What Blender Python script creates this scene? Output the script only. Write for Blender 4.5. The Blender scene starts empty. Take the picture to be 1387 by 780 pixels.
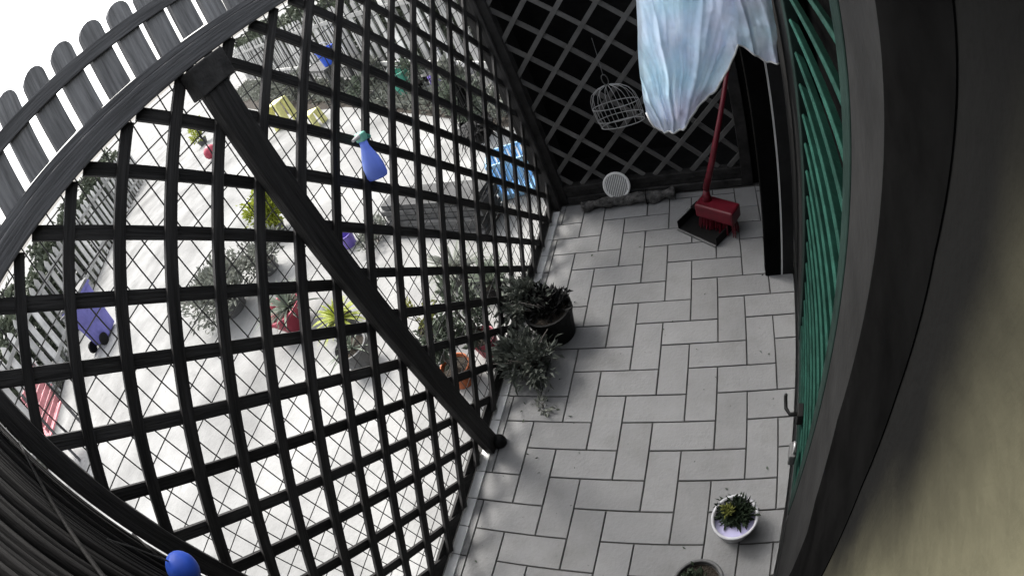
import bpy, math, random
from mathutils import Vector, Matrix, noise as mnoise
R = math.radians
random.seed(7)
S = 0.15                      # one paving-tile width in metres; all layout below is in tile widths
scene = bpy.context.scene
col = scene.collection

# ------------------------------------------------------------------ camera (wide security lens, calibrated on the paving grid)
cam_d = bpy.data.cameras.new('security_camera')
cam = bpy.data.objects.new('security_camera', cam_d); col.objects.link(cam)
scene.camera = cam
CX, CY, CZ = 7.953, -3.9043, 14.414
rx = Vector((0.9035, 0.2404, -0.3549)); ry = Vector((-0.0700, -0.7340, -0.6755)); rz = Vector((-0.4229, 0.6351, -0.6463))
m = Matrix((rx, -ry, -rz)).transposed().to_4x4()
m.translation = Vector((CX, CY, CZ)) * S
cam.matrix_world = m
cam_d.type = 'PANO'
cam_d.sensor_fit = 'HORIZONTAL'
cam_d.sensor_width = 13.87
cam_d.sensor_height = 7.80
cc = cam_d
cc.panorama_type = 'FISHEYE_LENS_POLYNOMIAL'
cc.fisheye_fov = math.pi
cc.fisheye_polynomial_k0 = 0.0
cc.fisheye_polynomial_k1 = -1.3624 / 10
cc.fisheye_polynomial_k2 = -0.1986 / 100
cc.fisheye_polynomial_k3 = 0.4765 / 1000
cc.fisheye_polynomial_k4 = -0.7835 / 10000
cam_d.clip_start = 0.01
cam_d.clip_end = 2000

# ------------------------------------------------------------------ light
SUN_EL, SUN_AZ = R(52), R(-62)            # high, from the yard side
world = bpy.data.worlds.new('World'); scene.world = world
world.use_nodes = True
nt = world.node_tree; nt.nodes.clear()
sky = nt.nodes.new('ShaderNodeTexSky'); sky.sky_type = 'NISHITA'; sky.sun_disc = False
sky.sun_elevation = SUN_EL; sky.sun_rotation = SUN_AZ
sky.air_density = 1.0; sky.dust_density = 4.0; sky.ozone_density = 1.0
hs = nt.nodes.new('ShaderNodeHueSaturation'); hs.inputs['Saturation'].default_value = 0.22   # overcast white
bg = nt.nodes.new('ShaderNodeBackground'); bg.inputs['Strength'].default_value = 0.12
wo = nt.nodes.new('ShaderNodeOutputWorld')
nt.links.new(sky.outputs[0], hs.inputs['Color']); nt.links.new(hs.outputs[0], bg.inputs['Color']); nt.links.new(bg.outputs[0], wo.inputs['Surface'])
sun_d = bpy.data.lights.new('sun', 'SUN'); sun_d.energy = 1.2; sun_d.angle = R(14); sun_d.color = (1.0, 0.96, 0.9)
sun = bpy.data.objects.new('sun', sun_d); col.objects.link(sun)
sdir = Vector((math.sin(SUN_AZ) * math.cos(SUN_EL), math.cos(SUN_AZ) * math.cos(SUN_EL), math.sin(SUN_EL)))
sun.rotation_euler = sdir.to_track_quat('Z', 'Y').to_euler()
sun.location = (0, 0, 20)
scene.render.engine = 'CYCLES'
vs = scene.view_settings
vs.view_transform = 'Standard'; vs.look = 'None'; vs.gamma = 1.0; vs.use_curve_mapping = False
vs.exposure = 2.0
scene.cycles.max_bounces = 8; scene.cycles.diffuse_bounces = 5; scene.cycles.transparent_max_bounces = 16
scene.cycles.use_denoising = True

# ------------------------------------------------------------------ materials
def mat(name, c, rough=0.7, var=0.25, scale=6.0, bump=0.0, bscale=None, metal=0.0, rand=0.0, spec=0.4, stretch=(1, 1, 1), c2=None, transl=0.0, spots=0.0):
    M = bpy.data.materials.new(name); M.use_nodes = True
    t = M.node_tree; n = t.nodes; b = n['Principled BSDF']; L = t.links.new
    b.inputs['Roughness'].default_value = rough; b.inputs['Metallic'].default_value = metal
    b.inputs['Specular IOR Level'].default_value = spec
    tc = n.new('ShaderNodeTexCoord'); mp = n.new('ShaderNodeMapping'); mp.inputs['Scale'].default_value = stretch
    oi = n.new('ShaderNodeObjectInfo'); off = n.new('ShaderNodeVectorMath'); off.operation = 'SCALE'
    cmb = n.new('ShaderNodeCombineXYZ'); 
    L(oi.outputs['Random'], cmb.inputs[0]); L(oi.outputs['Random'], cmb.inputs[1])
    L(cmb.outputs[0], off.inputs[0]); off.inputs['Scale'].default_value = 17.0
    add = n.new('ShaderNodeVectorMath'); add.operation = 'ADD'
    L(tc.outputs['Object'], mp.inputs['Vector']); L(mp.outputs[0], add.inputs[0]); L(off.outputs[0], add.inputs[1])
    nz = n.new('ShaderNodeTexNoise'); nz.inputs['Scale'].default_value = scale; nz.inputs['Detail'].default_value = 6; nz.inputs['Roughness'].default_value = 0.62
    L(add.outputs[0], nz.inputs['Vector'])
    ramp = n.new('ShaderNodeValToRGB')
    lo = tuple(max(0, x * (1 - var)) for x in c); hi = tuple(min(1, x * (1 + var)) for x in (c2 or c))
    ramp.color_ramp.elements[0].position = 0.3; ramp.color_ramp.elements[1].position = 0.7
    ramp.color_ramp.elements[0].color = (*lo, 1); ramp.color_ramp.elements[1].color = (*hi, 1)
    L(nz.outputs['Fac'], ramp.inputs[0])
    out = ramp.outputs[0]
    if spots:
        n2 = n.new('ShaderNodeTexNoise'); n2.inputs['Scale'].default_value = scale * 4.3; n2.inputs['Detail'].default_value = 3
        L(add.outputs[0], n2.inputs['Vector'])
        mr = n.new('ShaderNodeMapRange'); mr.inputs[1].default_value = 0.66; mr.inputs[2].default_value = 0.76; mr.inputs[3].default_value = 0.0; mr.inputs[4].default_value = spots
        L(n2.outputs['Fac'], mr.inputs[0])
        mx = n.new('ShaderNodeMix'); mx.data_type = 'RGBA'; mx.inputs[7].default_value = (c[0] * .35, c[1] * .35, c[2] * .35, 1)
        L(mr.outputs[0], mx.inputs[0]); L(out, mx.inputs[6]); out = mx.outputs[2]
    if rand:
        hv = n.new('ShaderNodeHueSaturation'); mr = n.new('ShaderNodeMapRange')
        mr.inputs[3].default_value = 1 - rand; mr.inputs[4].default_value = 1 + rand
        L(oi.outputs['Random'], mr.inputs[0]); L(mr.outputs[0], hv.inputs['Value']); L(out, hv.inputs['Color']); out = hv.outputs[0]
    L(out, b.inputs['Base Color'])
    if bump:
        nb = n.new('ShaderNodeTexNoise'); nb.inputs['Scale'].default_value = bscale or scale * 5; nb.inputs['Detail'].default_value = 5
        L(add.outputs[0], nb.inputs['Vector'])
        bp = n.new('ShaderNodeBump'); bp.inputs['Strength'].default_value = bump; bp.inputs['Distance'].default_value = 0.01
        L(nb.outputs['Fac'], bp.inputs['Height']); L(bp.outputs[0], b.inputs['Normal'])
    if transl:
        tr = n.new('ShaderNodeBsdfTranslucent'); L(out, tr.inputs['Color'])
        ms = n.new('ShaderNodeMixShader'); ms.inputs[0].default_value = transl
        L(b.outputs[0], ms.inputs[1]); L(tr.outputs[0], ms.inputs[2]); L(ms.outputs[0], n['Material Output'].inputs['Surface'])
    return M

M = {}
M['tile'] = mat('paver', (.183, .184, .185), .78, .11, 3.5, .2, 60, rand=.065, spots=.18)
def tile_dirt(P):
    t = P.node_tree; n = t.nodes; L = t.links.new; b = n['Principled BSDF']; src = b.inputs['Base Color'].links[0].from_socket
    ge = n.new('ShaderNodeNewGeometry'); a = n.new('ShaderNodeTexNoise'); a.inputs['Scale'].default_value = 3.2; a.inputs['Detail'].default_value = 8; a.inputs['Roughness'].default_value = .7
    L(ge.outputs['Position'], a.inputs['Vector'])
    mr = n.new('ShaderNodeMapRange'); mr.inputs[1].default_value = .50; mr.inputs[2].default_value = .72; mr.inputs[3].default_value = 0; mr.inputs[4].default_value = .42; L(a.outputs['Fac'], mr.inputs[0])
    mx = n.new('ShaderNodeMix'); mx.data_type = 'RGBA'; mx.inputs[7].default_value = (.10, .098, .09, 1); L(mr.outputs[0], mx.inputs[0]); L(src, mx.inputs[6])
    c = n.new('ShaderNodeTexNoise'); c.inputs['Scale'].default_value = 38; c.inputs['Detail'].default_value = 2; L(ge.outputs['Position'], c.inputs['Vector'])
    m2 = n.new('ShaderNodeMapRange'); m2.inputs[1].default_value = .73; m2.inputs[2].default_value = .78; m2.inputs[3].default_value = 0; m2.inputs[4].default_value = .7; L(c.outputs['Fac'], m2.inputs[0])
    x2 = n.new('ShaderNodeMix'); x2.data_type = 'RGBA'; x2.inputs[7].default_value = (.05, .048, .042, 1); L(m2.outputs[0], x2.inputs[0]); L(mx.outputs[2], x2.inputs[6])
    L(x2.outputs[2], b.inputs['Base Color'])
tile_dirt(M['tile'])
M['light_strip'] = mat('light_strip_paver', (.74, .74, .73), .85, .10, 6, .2, 50, rand=.08, spots=.3)  # light along the fence foot, painted as a paler paving colour
M['joint'] = mat('joint_mortar', (.05, .049, .047), .95, .3, 20, .3)
M['stain'] = mat('dark_stained_wood', (.026, .025, .0245), .65, .55, 14, .35, 60, spec=.15, rand=.3, stretch=(1, 1, 1), spots=.3)
M['stain_old'] = mat('weathered_stained_wood', (.085, .085, .088), .7, .35, 9, .3, 40, rand=.15, spec=.25)
M['slat'] = mat('stained_slat', (.026, .025, .0245), .65, .6, 5, .5, 9, spec=.15, rand=.35, stretch=(.8, 14, 14), spots=.3)
M['picket_old'] = mat('weathered_picket', (.16, .16, .163), .75, .45, 5, .5, 9, rand=.18, spec=.2, stretch=(14, 14, 1.0), spots=.3)
M['rail_old'] = mat('weathered_rail', (.085, .085, .088), .75, .4, 5, .5, 9, rand=.15, spec=.2, stretch=(14, .8, 14), spots=.3)
M['picket_dark'] = mat('stained_post', (.026, .025, .0245), .65, .5, 5, .5, 9, spec=.15, rand=.2, stretch=(14, 14, 1.0), spots=.3)
M['cane'] = mat('dark_cane', (.0065, .0062, .006), .7, .6, 5, .3, 30, rand=.6, spec=.06, stretch=(6, 6, .6))
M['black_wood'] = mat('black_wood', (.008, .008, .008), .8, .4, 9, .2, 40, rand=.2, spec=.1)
M['slat_dim'] = mat('grey_brown_slat', (.072, .07, .068), .65, .35, 8, .25, 40, rand=.2)
M['wire'] = mat('dull_wire', (.05, .05, .05), .5, .3, 20, metal=.3)
M['cage_wire'] = mat('pale_wire', (.10, .10, .10), .5, .2, 20, metal=.2, spec=.2)
M['ring_wire'] = mat('bright_wire', (.3, .3, .3), .5, .2, 20, metal=.2)
M['plaster'] = mat('beige_plaster', (.21, .195, .14), .9, .3, 3.0, .6, 55)
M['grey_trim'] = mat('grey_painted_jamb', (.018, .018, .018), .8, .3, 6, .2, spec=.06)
def shaded_plaster():
    P = mat('shaded_plaster', (.17, .16, .105), .95, .16, 2.2, .25, 40, spec=.05)
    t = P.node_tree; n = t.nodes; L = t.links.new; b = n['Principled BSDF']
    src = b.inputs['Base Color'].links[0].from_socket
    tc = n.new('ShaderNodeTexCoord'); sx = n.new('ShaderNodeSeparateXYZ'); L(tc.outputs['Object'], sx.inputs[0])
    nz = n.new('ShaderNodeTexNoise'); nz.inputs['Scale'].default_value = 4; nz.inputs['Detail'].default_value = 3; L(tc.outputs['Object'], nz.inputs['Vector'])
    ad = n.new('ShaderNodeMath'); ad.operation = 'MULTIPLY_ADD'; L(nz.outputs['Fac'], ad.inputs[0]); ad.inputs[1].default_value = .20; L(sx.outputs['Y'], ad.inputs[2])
    mr = n.new('ShaderNodeMapRange'); mr.interpolation_type = 'SMOOTHSTEP'; mr.inputs[1].default_value = SHADE0; mr.inputs[2].default_value = SHADE1; L(ad.outputs[0], mr.inputs[0])
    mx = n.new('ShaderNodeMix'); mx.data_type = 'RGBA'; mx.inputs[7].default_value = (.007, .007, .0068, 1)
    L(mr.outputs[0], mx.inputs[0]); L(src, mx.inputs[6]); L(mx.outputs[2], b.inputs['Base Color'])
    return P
SHADE0, SHADE1 = -.14, .20            # object Y span over which painted shade darkens the beige plaster
M['shaded'] = shaded_plaster()
M['trim2'] = mat('dark_grey_board', (.022, .022, .021), .8, .4, 5, .3, spec=.1)
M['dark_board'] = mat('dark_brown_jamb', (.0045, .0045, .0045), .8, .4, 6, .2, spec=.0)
M['green'] = mat('green_shutter_paint', (.008, .032, .024), .6, .45, 10, .2, 50, rand=.2, spec=.06)
M['stile'] = mat('dark_green_stile', (.012, .022, .019), .7, .4, 10, .2, 50, spec=.05)
M['unseen_roof'] = mat('unseen_roof_boards', (.03, .028, .026), .85, .3, 4)
M['yard'] = mat('pale_concrete', (.23, .23, .225), .95, .34, 1.1, .5, 30, spots=.45, spec=.1)
M['tulle'] = None
M['red'] = mat('red_plastic', (.095, .005, .012), .4, .3, 8)
M['blackp'] = mat('black_plastic', (.005, .005, .005), .6, .3, 9, spec=.15)
M['whitep'] = mat('white_plastic', (.60, .60, .59), .4, .12, 8)
M['dullwhite'] = mat('dull_white_pot', (.42, .42, .44), .5, .2, 8)
M['steel'] = mat('pale_metal', (.6, .6, .6), .3, .1, 10, metal=.7)
M['mat_roll'] = mat('grey_woven_mat', (.06, .058, .056), .95, .85, 26, 1.0, 60)
M['leafdk'] = mat('dark_leaf', (.035, .05, .03), .6, .5, 14, transl=.2)
M['leafgrey'] = mat('grey_green_leaf', (.17, .18, .155), .7, .45, 14, transl=.2)
M['leafshade'] = mat('shaded_grey_leaf', (.085, .095, .08), .75, .45, 14, transl=.15)  # darker copy of the grey leaf, passage shade put into its colour
M['leafyard'] = mat('sunlit_yard_leaf', (.095, .115, .085), .7, .5, 14, transl=.2)  # paler copy of the dark leaf, yard glare put into its colour
M['leafyel'] = mat('yellow_green_leaf', (.27, .31, .035), .6, .3, 14, transl=.3)
M['leafolive'] = mat('olive_leaf', (.14, .15, .03), .6, .35, 14, transl=.25)
M['twig'] = mat('grey_twig', (.12, .11, .10), .9, .3, 20)
M['soil'] = mat('potting_soil', (.03, .024, .018), 1, .5, 30, .8)
M['terracotta'] = mat('terracotta', (.30, .085, .03), .8, .25, 8, .2)
M['crimson'] = mat('crimson_glaze', (.30, .035, .06), .5, .25, 8)
M['pinkred'] = mat('faded_red_paint', (.50, .19, .21), .65, .3, 10)
M['greypot'] = mat('grey_pot', (.10, .10, .10), .7, .3, 8)
M['bluep'] = mat('blue_plastic', (.03, .09, .50), .45, .2, 9, spec=.25)
M['blueb'] = mat('periwinkle_bottle', (.30, .42, .92), .35, .12, 9, transl=.5)
M['teal'] = mat('teal_trigger', (.20, .52, .42), .4, .1, 8)
M['indigo'] = mat('faded_indigo_tub', (.14, .135, .36), .65, .25, 5, spec=.15)
M['ltblue'] = mat('light_blue_plastic', (.33, .56, .78), .5, .15, 8)
M['purple'] = mat('purple_plastic', (.14, .10, .38), .5, .15, 8)
M['greenp'] = mat('green_plastic', (.07, .30, .22), .5, .2, 8)
M['yellow'] = mat('pale_yellow_plastic', (.68, .66, .28), .5, .1, 8)
M['lav'] = mat('lavender_glaze', (.38, .36, .55), .4, .15, 8)
M['board'] = mat('grey_board', (.06, .06, .06), .85, .5, 8, .3, 40, rand=.3)
M['picket'] = mat('pale_picket', (.36, .36, .35), .8, .3, 3, .2, 40, rand=.45)
M['hedge'] = mat('hedge_leaf', (.085, .10, .07), .7, .5, 6, transl=.15)
M['cactus'] = mat('dark_succulent', (.016, .024, .014), .7, .5, 12, spec=.1)
M['brass'] = mat('dull_latch_metal', (.30, .30, .29), .35, .3, 20, metal=.8)

def tulle():
    Mt = bpy.data.materials.new('white_tulle'); Mt.use_nodes = True
    t = Mt.node_tree; n = t.nodes; L = t.links.new; n.clear()
    o = n.new('ShaderNodeOutputMaterial'); d = n.new('ShaderNodeBsdfDiffuse'); tr = n.new('ShaderNodeBsdfTranslucent'); tp = n.new('ShaderNodeBsdfTransparent')
    tn = n.new('ShaderNodeTexNoise'); tn.inputs['Scale'].default_value = 3.5; tcx = n.new('ShaderNodeTexCoord'); L(tcx.outputs['Object'], tn.inputs['Vector'])
    cr = n.new('ShaderNodeValToRGB'); cr.color_ramp.elements[0].position = .38; cr.color_ramp.elements[1].position = .66
    cr.color_ramp.elements[0].color = (.66, .87, .99, 1); cr.color_ramp.elements[1].color = (.82, .82, .98, 1)
    L(tn.outputs['Fac'], cr.inputs[0]); L(cr.outputs[0], d.inputs[0]); L(cr.outputs[0], tr.inputs[0])
    m1 = n.new('ShaderNodeMixShader'); m1.inputs[0].default_value = .22; m2 = n.new('ShaderNodeMixShader')
    tc = n.new('ShaderNodeTexCoord'); w = n.new('ShaderNodeTexNoise'); w.inputs['Scale'].default_value = 9; w.inputs['Detail'].default_value = 6
    mr = n.new('ShaderNodeMapRange'); mr.inputs[1].default_value = .3; mr.inputs[2].default_value = .7; mr.inputs[3].default_value = .03; mr.inputs[4].default_value = .34
    L(tc.outputs['Object'], w.inputs['Vector']); L(w.outputs['Fac'], mr.inputs[0])
    L(d.outputs[0], m1.inputs[1]); L(tr.outputs[0], m1.inputs[2]); L(mr.outputs[0], m2.inputs[0]); L(m1.outputs[0], m2.inputs[1]); L(tp.outputs[0], m2.inputs[2]); L(m2.outputs[0], o.inputs[0])
    return Mt
M['tulle'] = tulle()

# ------------------------------------------------------------------ mesh helpers (tile-width units)
def V3(a): return a if isinstance(a, Vector) else Vector(a)
class MB:
    def __init__(s): s.v = []; s.f = []
    def add(s, vs, fs):
        k = len(s.v); s.v += [V3(a) for a in vs]; s.f += [tuple(i + k for i in f) for f in fs]; return s
    def box(s, c, d, rot=None):
        c = V3(c); x, y, z = d[0] / 2, d[1] / 2, d[2] / 2
        vs = [Vector((i * x, j * y, k * z)) for k in (-1, 1) for j in (-1, 1) for i in (-1, 1)]
        if rot is not None: vs = [rot @ a for a in vs]
        return s.add([a + c for a in vs], [(0, 2, 3, 1), (4, 5, 7, 6), (0, 1, 5, 4), (2, 6, 7, 3), (0, 4, 6, 2), (1, 3, 7, 5)])
    def b2(s, a, b):
        a = V3(a); b = V3(b); return s.box((a + b) / 2, b - a)
    def bar(s, p, q, w, t, n):                     # rectangular beam: w across, t along the normal n
        p = V3(p); q = V3(q); d = (q - p).normalized(); n = V3(n).normalized(); side = d.cross(n).normalized(); n = side.cross(d)
        vs = [e + side * (i * w / 2) + n * (j * t / 2) for e in (p, q) for i, j in ((-1, -1), (1, -1), (1, 1), (-1, 1))]
        return s.add(vs, [(0, 1, 2, 3), (7, 6, 5, 4), (0, 4, 5, 1), (1, 5, 6, 2), (2, 6, 7, 3), (3, 7, 4, 0)])
    def tube(s, pts, r, n=8, cap=True):
        pts = [V3(p) for p in pts]; rs = r if isinstance(r, (list, tuple)) else [r] * len(pts)
        up = Vector((.13, .31, .94)); base = len(s.v); prev = None
        for i, p in enumerate(pts):
            d = (pts[min(i + 1, len(pts) - 1)] - pts[max(i - 1, 0)]).normalized()
            a = prev - d * prev.dot(d) if prev is not None else d.cross(up)
            if a.length < 1e-5: a = d.cross(Vector((1, 0, 0)))
            a.normalize(); prev = a; b = d.cross(a)
            s.v += [p + (a * math.cos(2 * math.pi * k / n) + b * math.sin(2 * math.pi * k / n)) * rs[i] for k in range(n)]
        for i in range(len(pts) - 1):
            for k in range(n):
                q = base + i * n; s.f.append((q + k, q + (k + 1) % n, q + n + (k + 1) % n, q + n + k))
        if cap:
            s.f.append(tuple(base + k for k in reversed(range(n)))); e = base + (len(pts) - 1) * n; s.f.append(tuple(e + k for k in range(n)))
        return s
    def lathe(s, prof, c=(0, 0, 0), n=24, rot=None, sx=1, sy=1, wob=0):
        c = V3(c); base = len(s.v)
        for r, z in prof:
            for k in range(n):
                a = 2 * math.pi * k / n; rr = r * (1 + wob * math.sin(3 * a + z * 5))
                p = Vector((rr * math.cos(a) * sx, rr * math.sin(a) * sy, z)); p = rot @ p if rot is not None else p
                s.v.append(p + c)
        for i in range(len(prof) - 1):
            for k in range(n):
                q = base + i * n; s.f.append((q + k, q + (k + 1) % n, q + n + (k + 1) % n, q + n + k))
        if prof[0][0] > 1e-6: s.f.append(tuple(base + k for k in reversed(range(n))))
        if prof[-1][0] > 1e-6: e = base + (len(prof) - 1) * n; s.f.append(tuple(e + k for k in range(n)))
        return s
    def grid(s, fn, nu, nv, wrap=False):
        base = len(s.v)
        for i in range(nu + 1):
            for j in range(nv + 1): s.v.append(V3(fn(i / nu, j / nv)))
        for i in range(nu):
            for j in range(nv):
                q = base + i * (nv + 1) + j; s.f.append((q, q + nv + 1, q + nv + 2, q + 1))
        return s
    def leaf(s, p, d, size, wid=.45, fold=.15):
        d = V3(d).normalized(); rnd = Vector((random.uniform(-1, 1), random.uniform(-1, 1), random.uniform(-1, 1)))
        a = d.cross(rnd)
        if a.length < 1e-4: a = d.cross(Vector((0, 0, 1)))
        a.normalize(); nn = d.cross(a)
        return s.add([p, p + d * size * .45 + a * size * wid / 2 + nn * size * fold, p + d * size, p + d * size * .45 - a * size * wid / 2 + nn * size * fold], [(0, 1, 2), (0, 2, 3)])
    def build(s, name, m, parent=None, org=None, smooth=False, bevel=0.0, sub=0, solid=0.0):
        o0 = V3(org) if org is not None else (parent_org(parent) if parent is not None else Vector((0, 0, 0)))
        me = bpy.data.meshes.new(name); me.from_pydata([tuple((a - o0) * S) for a in s.v], [], s.f); me.update()
        me.materials.append(M[m] if isinstance(m, str) else m)
        if smooth: me.polygons.foreach_set('use_smooth', [True] * len(me.polygons))
        o = bpy.data.objects.new(name, me); col.objects.link(o)
        if parent is not None:
            o.parent = parent; o.location = (o0 - parent_org(parent)) * S
        else: o.location = o0 * S
        if solid: k = o.modifiers.new('Solidify', 'SOLIDIFY'); k.thickness = solid * S; k.offset = 0
        if bevel: k = o.modifiers.new('Bevel', 'BEVEL'); k.width = bevel * S; k.segments = 2; k.limit_method = 'ANGLE'
        if sub: k = o.modifiers.new('Subdivision', 'SUBSURF'); k.levels = sub; k.render_levels = sub
        return o
ORG = {}
def parent_org(p):
    if p.name in ORG: return ORG[p.name]
    o = Vector(p.location) / S
    if p.parent is not None: o = o + parent_org(p.parent)
    return o
def tag(o, label, cat, group=None):
    o['label'] = label; o['category'] = cat
    if group: o['group'] = group
    return o
def struct(o, label=None):
    o['kind'] = 'structure'
    if label: o['label'] = label
    return o
def thing(name, label, cat, loc, group=None):
    o = bpy.data.objects.new(name, None); col.objects.link(o); o.location = Vector(loc) * S; ORG[o.name] = Vector(loc)
    o.empty_display_size = .1
    return tag(o, label, cat, group)

# ------------------------------------------------------------------ ground and paving
def far_sheet():
    mb = MB(); z = -0.35
    def f(a, b): return ((a - .5) * 6000 - 500, (b - .5) * 6000 + 500, z)
    return mb.grid(f, 2, 2)
struct(far_sheet().build('ground', 'yard'), 'pale concrete yard beyond the lattice fence')

WA = Vector((9.15, -1, 0)); WD = Vector((1, 12, 0)).normalized(); WN = Vector((-WD.y, WD.x, 0))     # wall line: start, along, out into the passage
def wall(t, z, n=0.0): return WA + WD * t + WN * n + Vector((0, 0, z))
U0, V0, V1 = -0.22, -5.0, 15.35
def u1(v): return 9.15 + (v + 1) / 12.0 - .03
slab = MB()
slab.add([(-.95, V0 - .2, -.055), (u1(V0), V0 - .2, -.055), (u1(17), 17, -.055), (-.95, 17, -.055), (-.95, V0 - .2, -.34), (u1(V0), V0 - .2, -.34), (u1(17), 17, -.34), (-.95, 17, -.34)], [(0, 1, 2, 3), (0, 4, 5, 1), (3, 7, 4, 0), (2, 6, 7, 3), (1, 5, 6, 2)])
floor = struct(slab.build('floor', 'joint'), 'grey herringbone paving of the passage')
def clip_poly(poly, a, b, c):      # keep a*x+b*y<=c
    out = []
    for i, p in enumerate(poly):
        q = poly[(i + 1) % len(poly)]; dp = a * p[0] + b * p[1] - c; dq = a * q[0] + b * q[1] - c
        if dp <= 0: out.append(p)
        if dp * dq < 0: t = dp / (dp - dq); out.append((p[0] + (q[0] - p[0]) * t, p[1] + (q[1] - p[1]) * t))
    return out
G = .022
def paver(u, v, du, dv):
    poly = [(u + G, v + G), (u + du - G, v + G), (u + du - G, v + dv - G), (u + G, v + dv - G)]
    for h in ((-1, 0, -U0), (0, -1, -V0), (0, 1, V1), (1, -1 / 12, u1(0) - 0.02)): poly = clip_poly(poly, *h)
    if len(poly) < 3: return
    ar = abs(sum(poly[i][0] * poly[(i + 1) % len(poly)][1] - poly[(i + 1) % len(poly)][0] * poly[i][1] for i in range(len(poly)))) / 2
    if ar < .06: return
    cx = sum(p[0] for p in poly) / len(poly); cy = sum(p[1] for p in poly) / len(poly)
    dz = random.uniform(-.006, .006); tx = random.uniform(-.004, .004); ty = random.uniform(-.004, .004)
    k = len(poly); e = .018
    top = []
    mid = []
    for p in poly:
        d = Vector((cx - p[0], cy - p[1])); l = d.length; zz = dz + tx * (p[0] - cx) + ty * (p[1] - cy)
        top.append((p[0] + d.x / l * e, p[1] + d.y / l * e, zz)); mid.append((p[0], p[1], zz - .014))
    bot = [(p[0], p[1], -.054) for p in poly]
    mb = MB(); mb.add(top + mid + bot, [tuple(range(k))] + [(i, k + i, k + (i + 1) % k, (i + 1) % k) for i in range(k)] + [(k + i, 2 * k + i, 2 * k + (i + 1) % k, k + (i + 1) % k) for i in range(k)])
    mb.build('tile', 'tile', floor, org=(cx, cy, 0))
for mm in range(-6, 10):
    for k in range(-16, 17):
        u, v = k + 2 * mm, -k + 2 * mm
        if -3 < u < 12 and -7 < v < 17: paver(u, v, 2, 1)
        u += 2
        if -3 < u < 12 and -7 < v < 17: paver(u, v, 1, 2)

for k in range(-5, 15):  # row of pale pieces standing in for light at the fence foot
    a, b = k + .015, min(k + .985, 15.3)
    MB().b2((-.575, a, -.054), (-.245, b, .02 + random.uniform(0, .006))).build('light_strip_piece', 'light_strip', floor, org=(-.4, (a + b) / 2, 0), bevel=.012)

# ------------------------------------------------------------------ lattice fence along the passage
UF = -0.6
fence = thing('lattice_fence', 'tall dark lattice fence with rounded picket top beside the paved passage', 'fence', (UF, 5.5, 0))
def clip_line(s_, fam, vmin, vmax, zmin, zmax):        # fam 0: v+z=s ; fam 1: z-v=s
    if fam == 0: a = max(vmin, s_ - zmax); b = min(vmax, s_ - zmin); return (a, s_ - a, b, s_ - b) if b - a > .15 else None
    a = max(vmin, zmin - s_); b = min(vmax, zmax - s_); return (a, s_ + a, b, s_ + b) if b - a > .15 else None
def lattice(parent, P, vmin, vmax, zmin, zmax, s0, ps, d0, pd, w, t, mname, nrm):
    # P(v, z, off) gives the point; first family sits behind, second in front
    for fam, st, pitch, off in ((0, s0, ps, 0.0), (1, d0, pd, t)):
        for k in range(-30, 31):
            r = clip_line(st + k * pitch + random.uniform(-.015, .015), fam, vmin, vmax, zmin, zmax)
            if r:
                a, za, b, zb = r
                p, q = P(a, za, off), P(b, zb, off); d = (q - p).normalized() * .03
                X = (q - p).normalized(); Z = Vector(nrm).normalized(); Y = Z.cross(X)
                ww = w * random.uniform(.94, 1.06); L_ = (q - p).length; bow = random.uniform(-.02, .02)
                mb = MB()
                for i_ in range(5):
                    x_ = L_ * (i_ / 4 - .5); o_ = bow * (1 - (i_ / 2 - 1) ** 2)
                    mb.v += [Vector((x_, o_ + sy * ww / 2, sz * t * .49)) for sy, sz in ((-1, -1), (1, -1), (1, 1), (-1, 1))]
                mb.f += [(i_ * 4 + k_, i_ * 4 + 4 + k_, i_ * 4 + 4 + (k_ + 1) % 4, i_ * 4 + (k_ + 1) % 4) for i_ in range(4) for k_ in range(4)] + [(0, 1, 2, 3), (19, 18, 17, 16)]
                o = mb.build('slat', mname, parent, org=(0, 0, 0)); R_ = Matrix((X, Y, Z)).transposed().to_4x4(); R_.translation = ((p + q) / 2 - parent_org(parent)) * S
                o.matrix_local = R_
PF = lambda v, z, off: Vector((UF + .05 + off, v, z))
NP, MP, FP = -4.45, 2.98, 15.45          # near, middle, far post
lattice(fence, PF, NP, MP - .02, .25, 14.42, 12.42, 1.495, 15.27, 1.555, .255, .09, 'slat', (1, 0, 0))
lattice(fence, PF, MP + .02, FP, .25, 14.42, 14.40, 1.55, 5.74, 1.62, .255, .09, 'slat', (1, 0, 0))
for i, v in enumerate((NP, MP, FP)):
    w = .62 if i else .42
    lo, hi = ((NP, NP), (2.98, 2.60), (FP, FP + .3))[i]; ua, ub_ = (UF + .205, UF + .52) if i == 1 else (UF - .28, UF + .36)
    pm = MB(); pm.add([(x, y + dy, z) for z, y in ((.03, lo), (14.41, hi)) for x, dy in ((ua, -w / 2), (ub_, -w / 2), (ub_, w / 2), (ua, w / 2))], [(3, 2, 1, 0), (4, 5, 6, 7), (0, 1, 5, 4), (1, 2, 6, 5), (2, 3, 7, 6), (3, 0, 4, 7)])
    pm.build('post', 'picket_dark', fence, org=(UF, v, 0), bevel=.03)
    if i == 1:
        MB().b2((UF + .21, v - .87, 13.75), (UF + .60, v + .13, 14.40)).build('post_collar', 'stain', fence, org=(UF, v, 14), bevel=.03)
        MB().lathe([(.22, 0.02), (.25, .10), (.23, .26), (.12, .36)], (UF + .62, v + .12, 0), 14).build('post_foot', 'blackp', fence, org=(UF + .6, v + .2, 0), smooth=True)
for a, b in ((NP + .21, MP - .31), (MP + .31, FP - .31)):
    MB().b2((UF - .16, a, .06), (UF + .02, b, .46)).build('bottom_rail', 'stain', fence, org=(UF, (a + b) / 2, .2), bevel=.02)
    MB().b2((UF - .02, a, .47), (UF + .035, b, .62)).build('bottom_trim', 'stain', fence, org=(UF, (a + b) / 2, .5))
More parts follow.
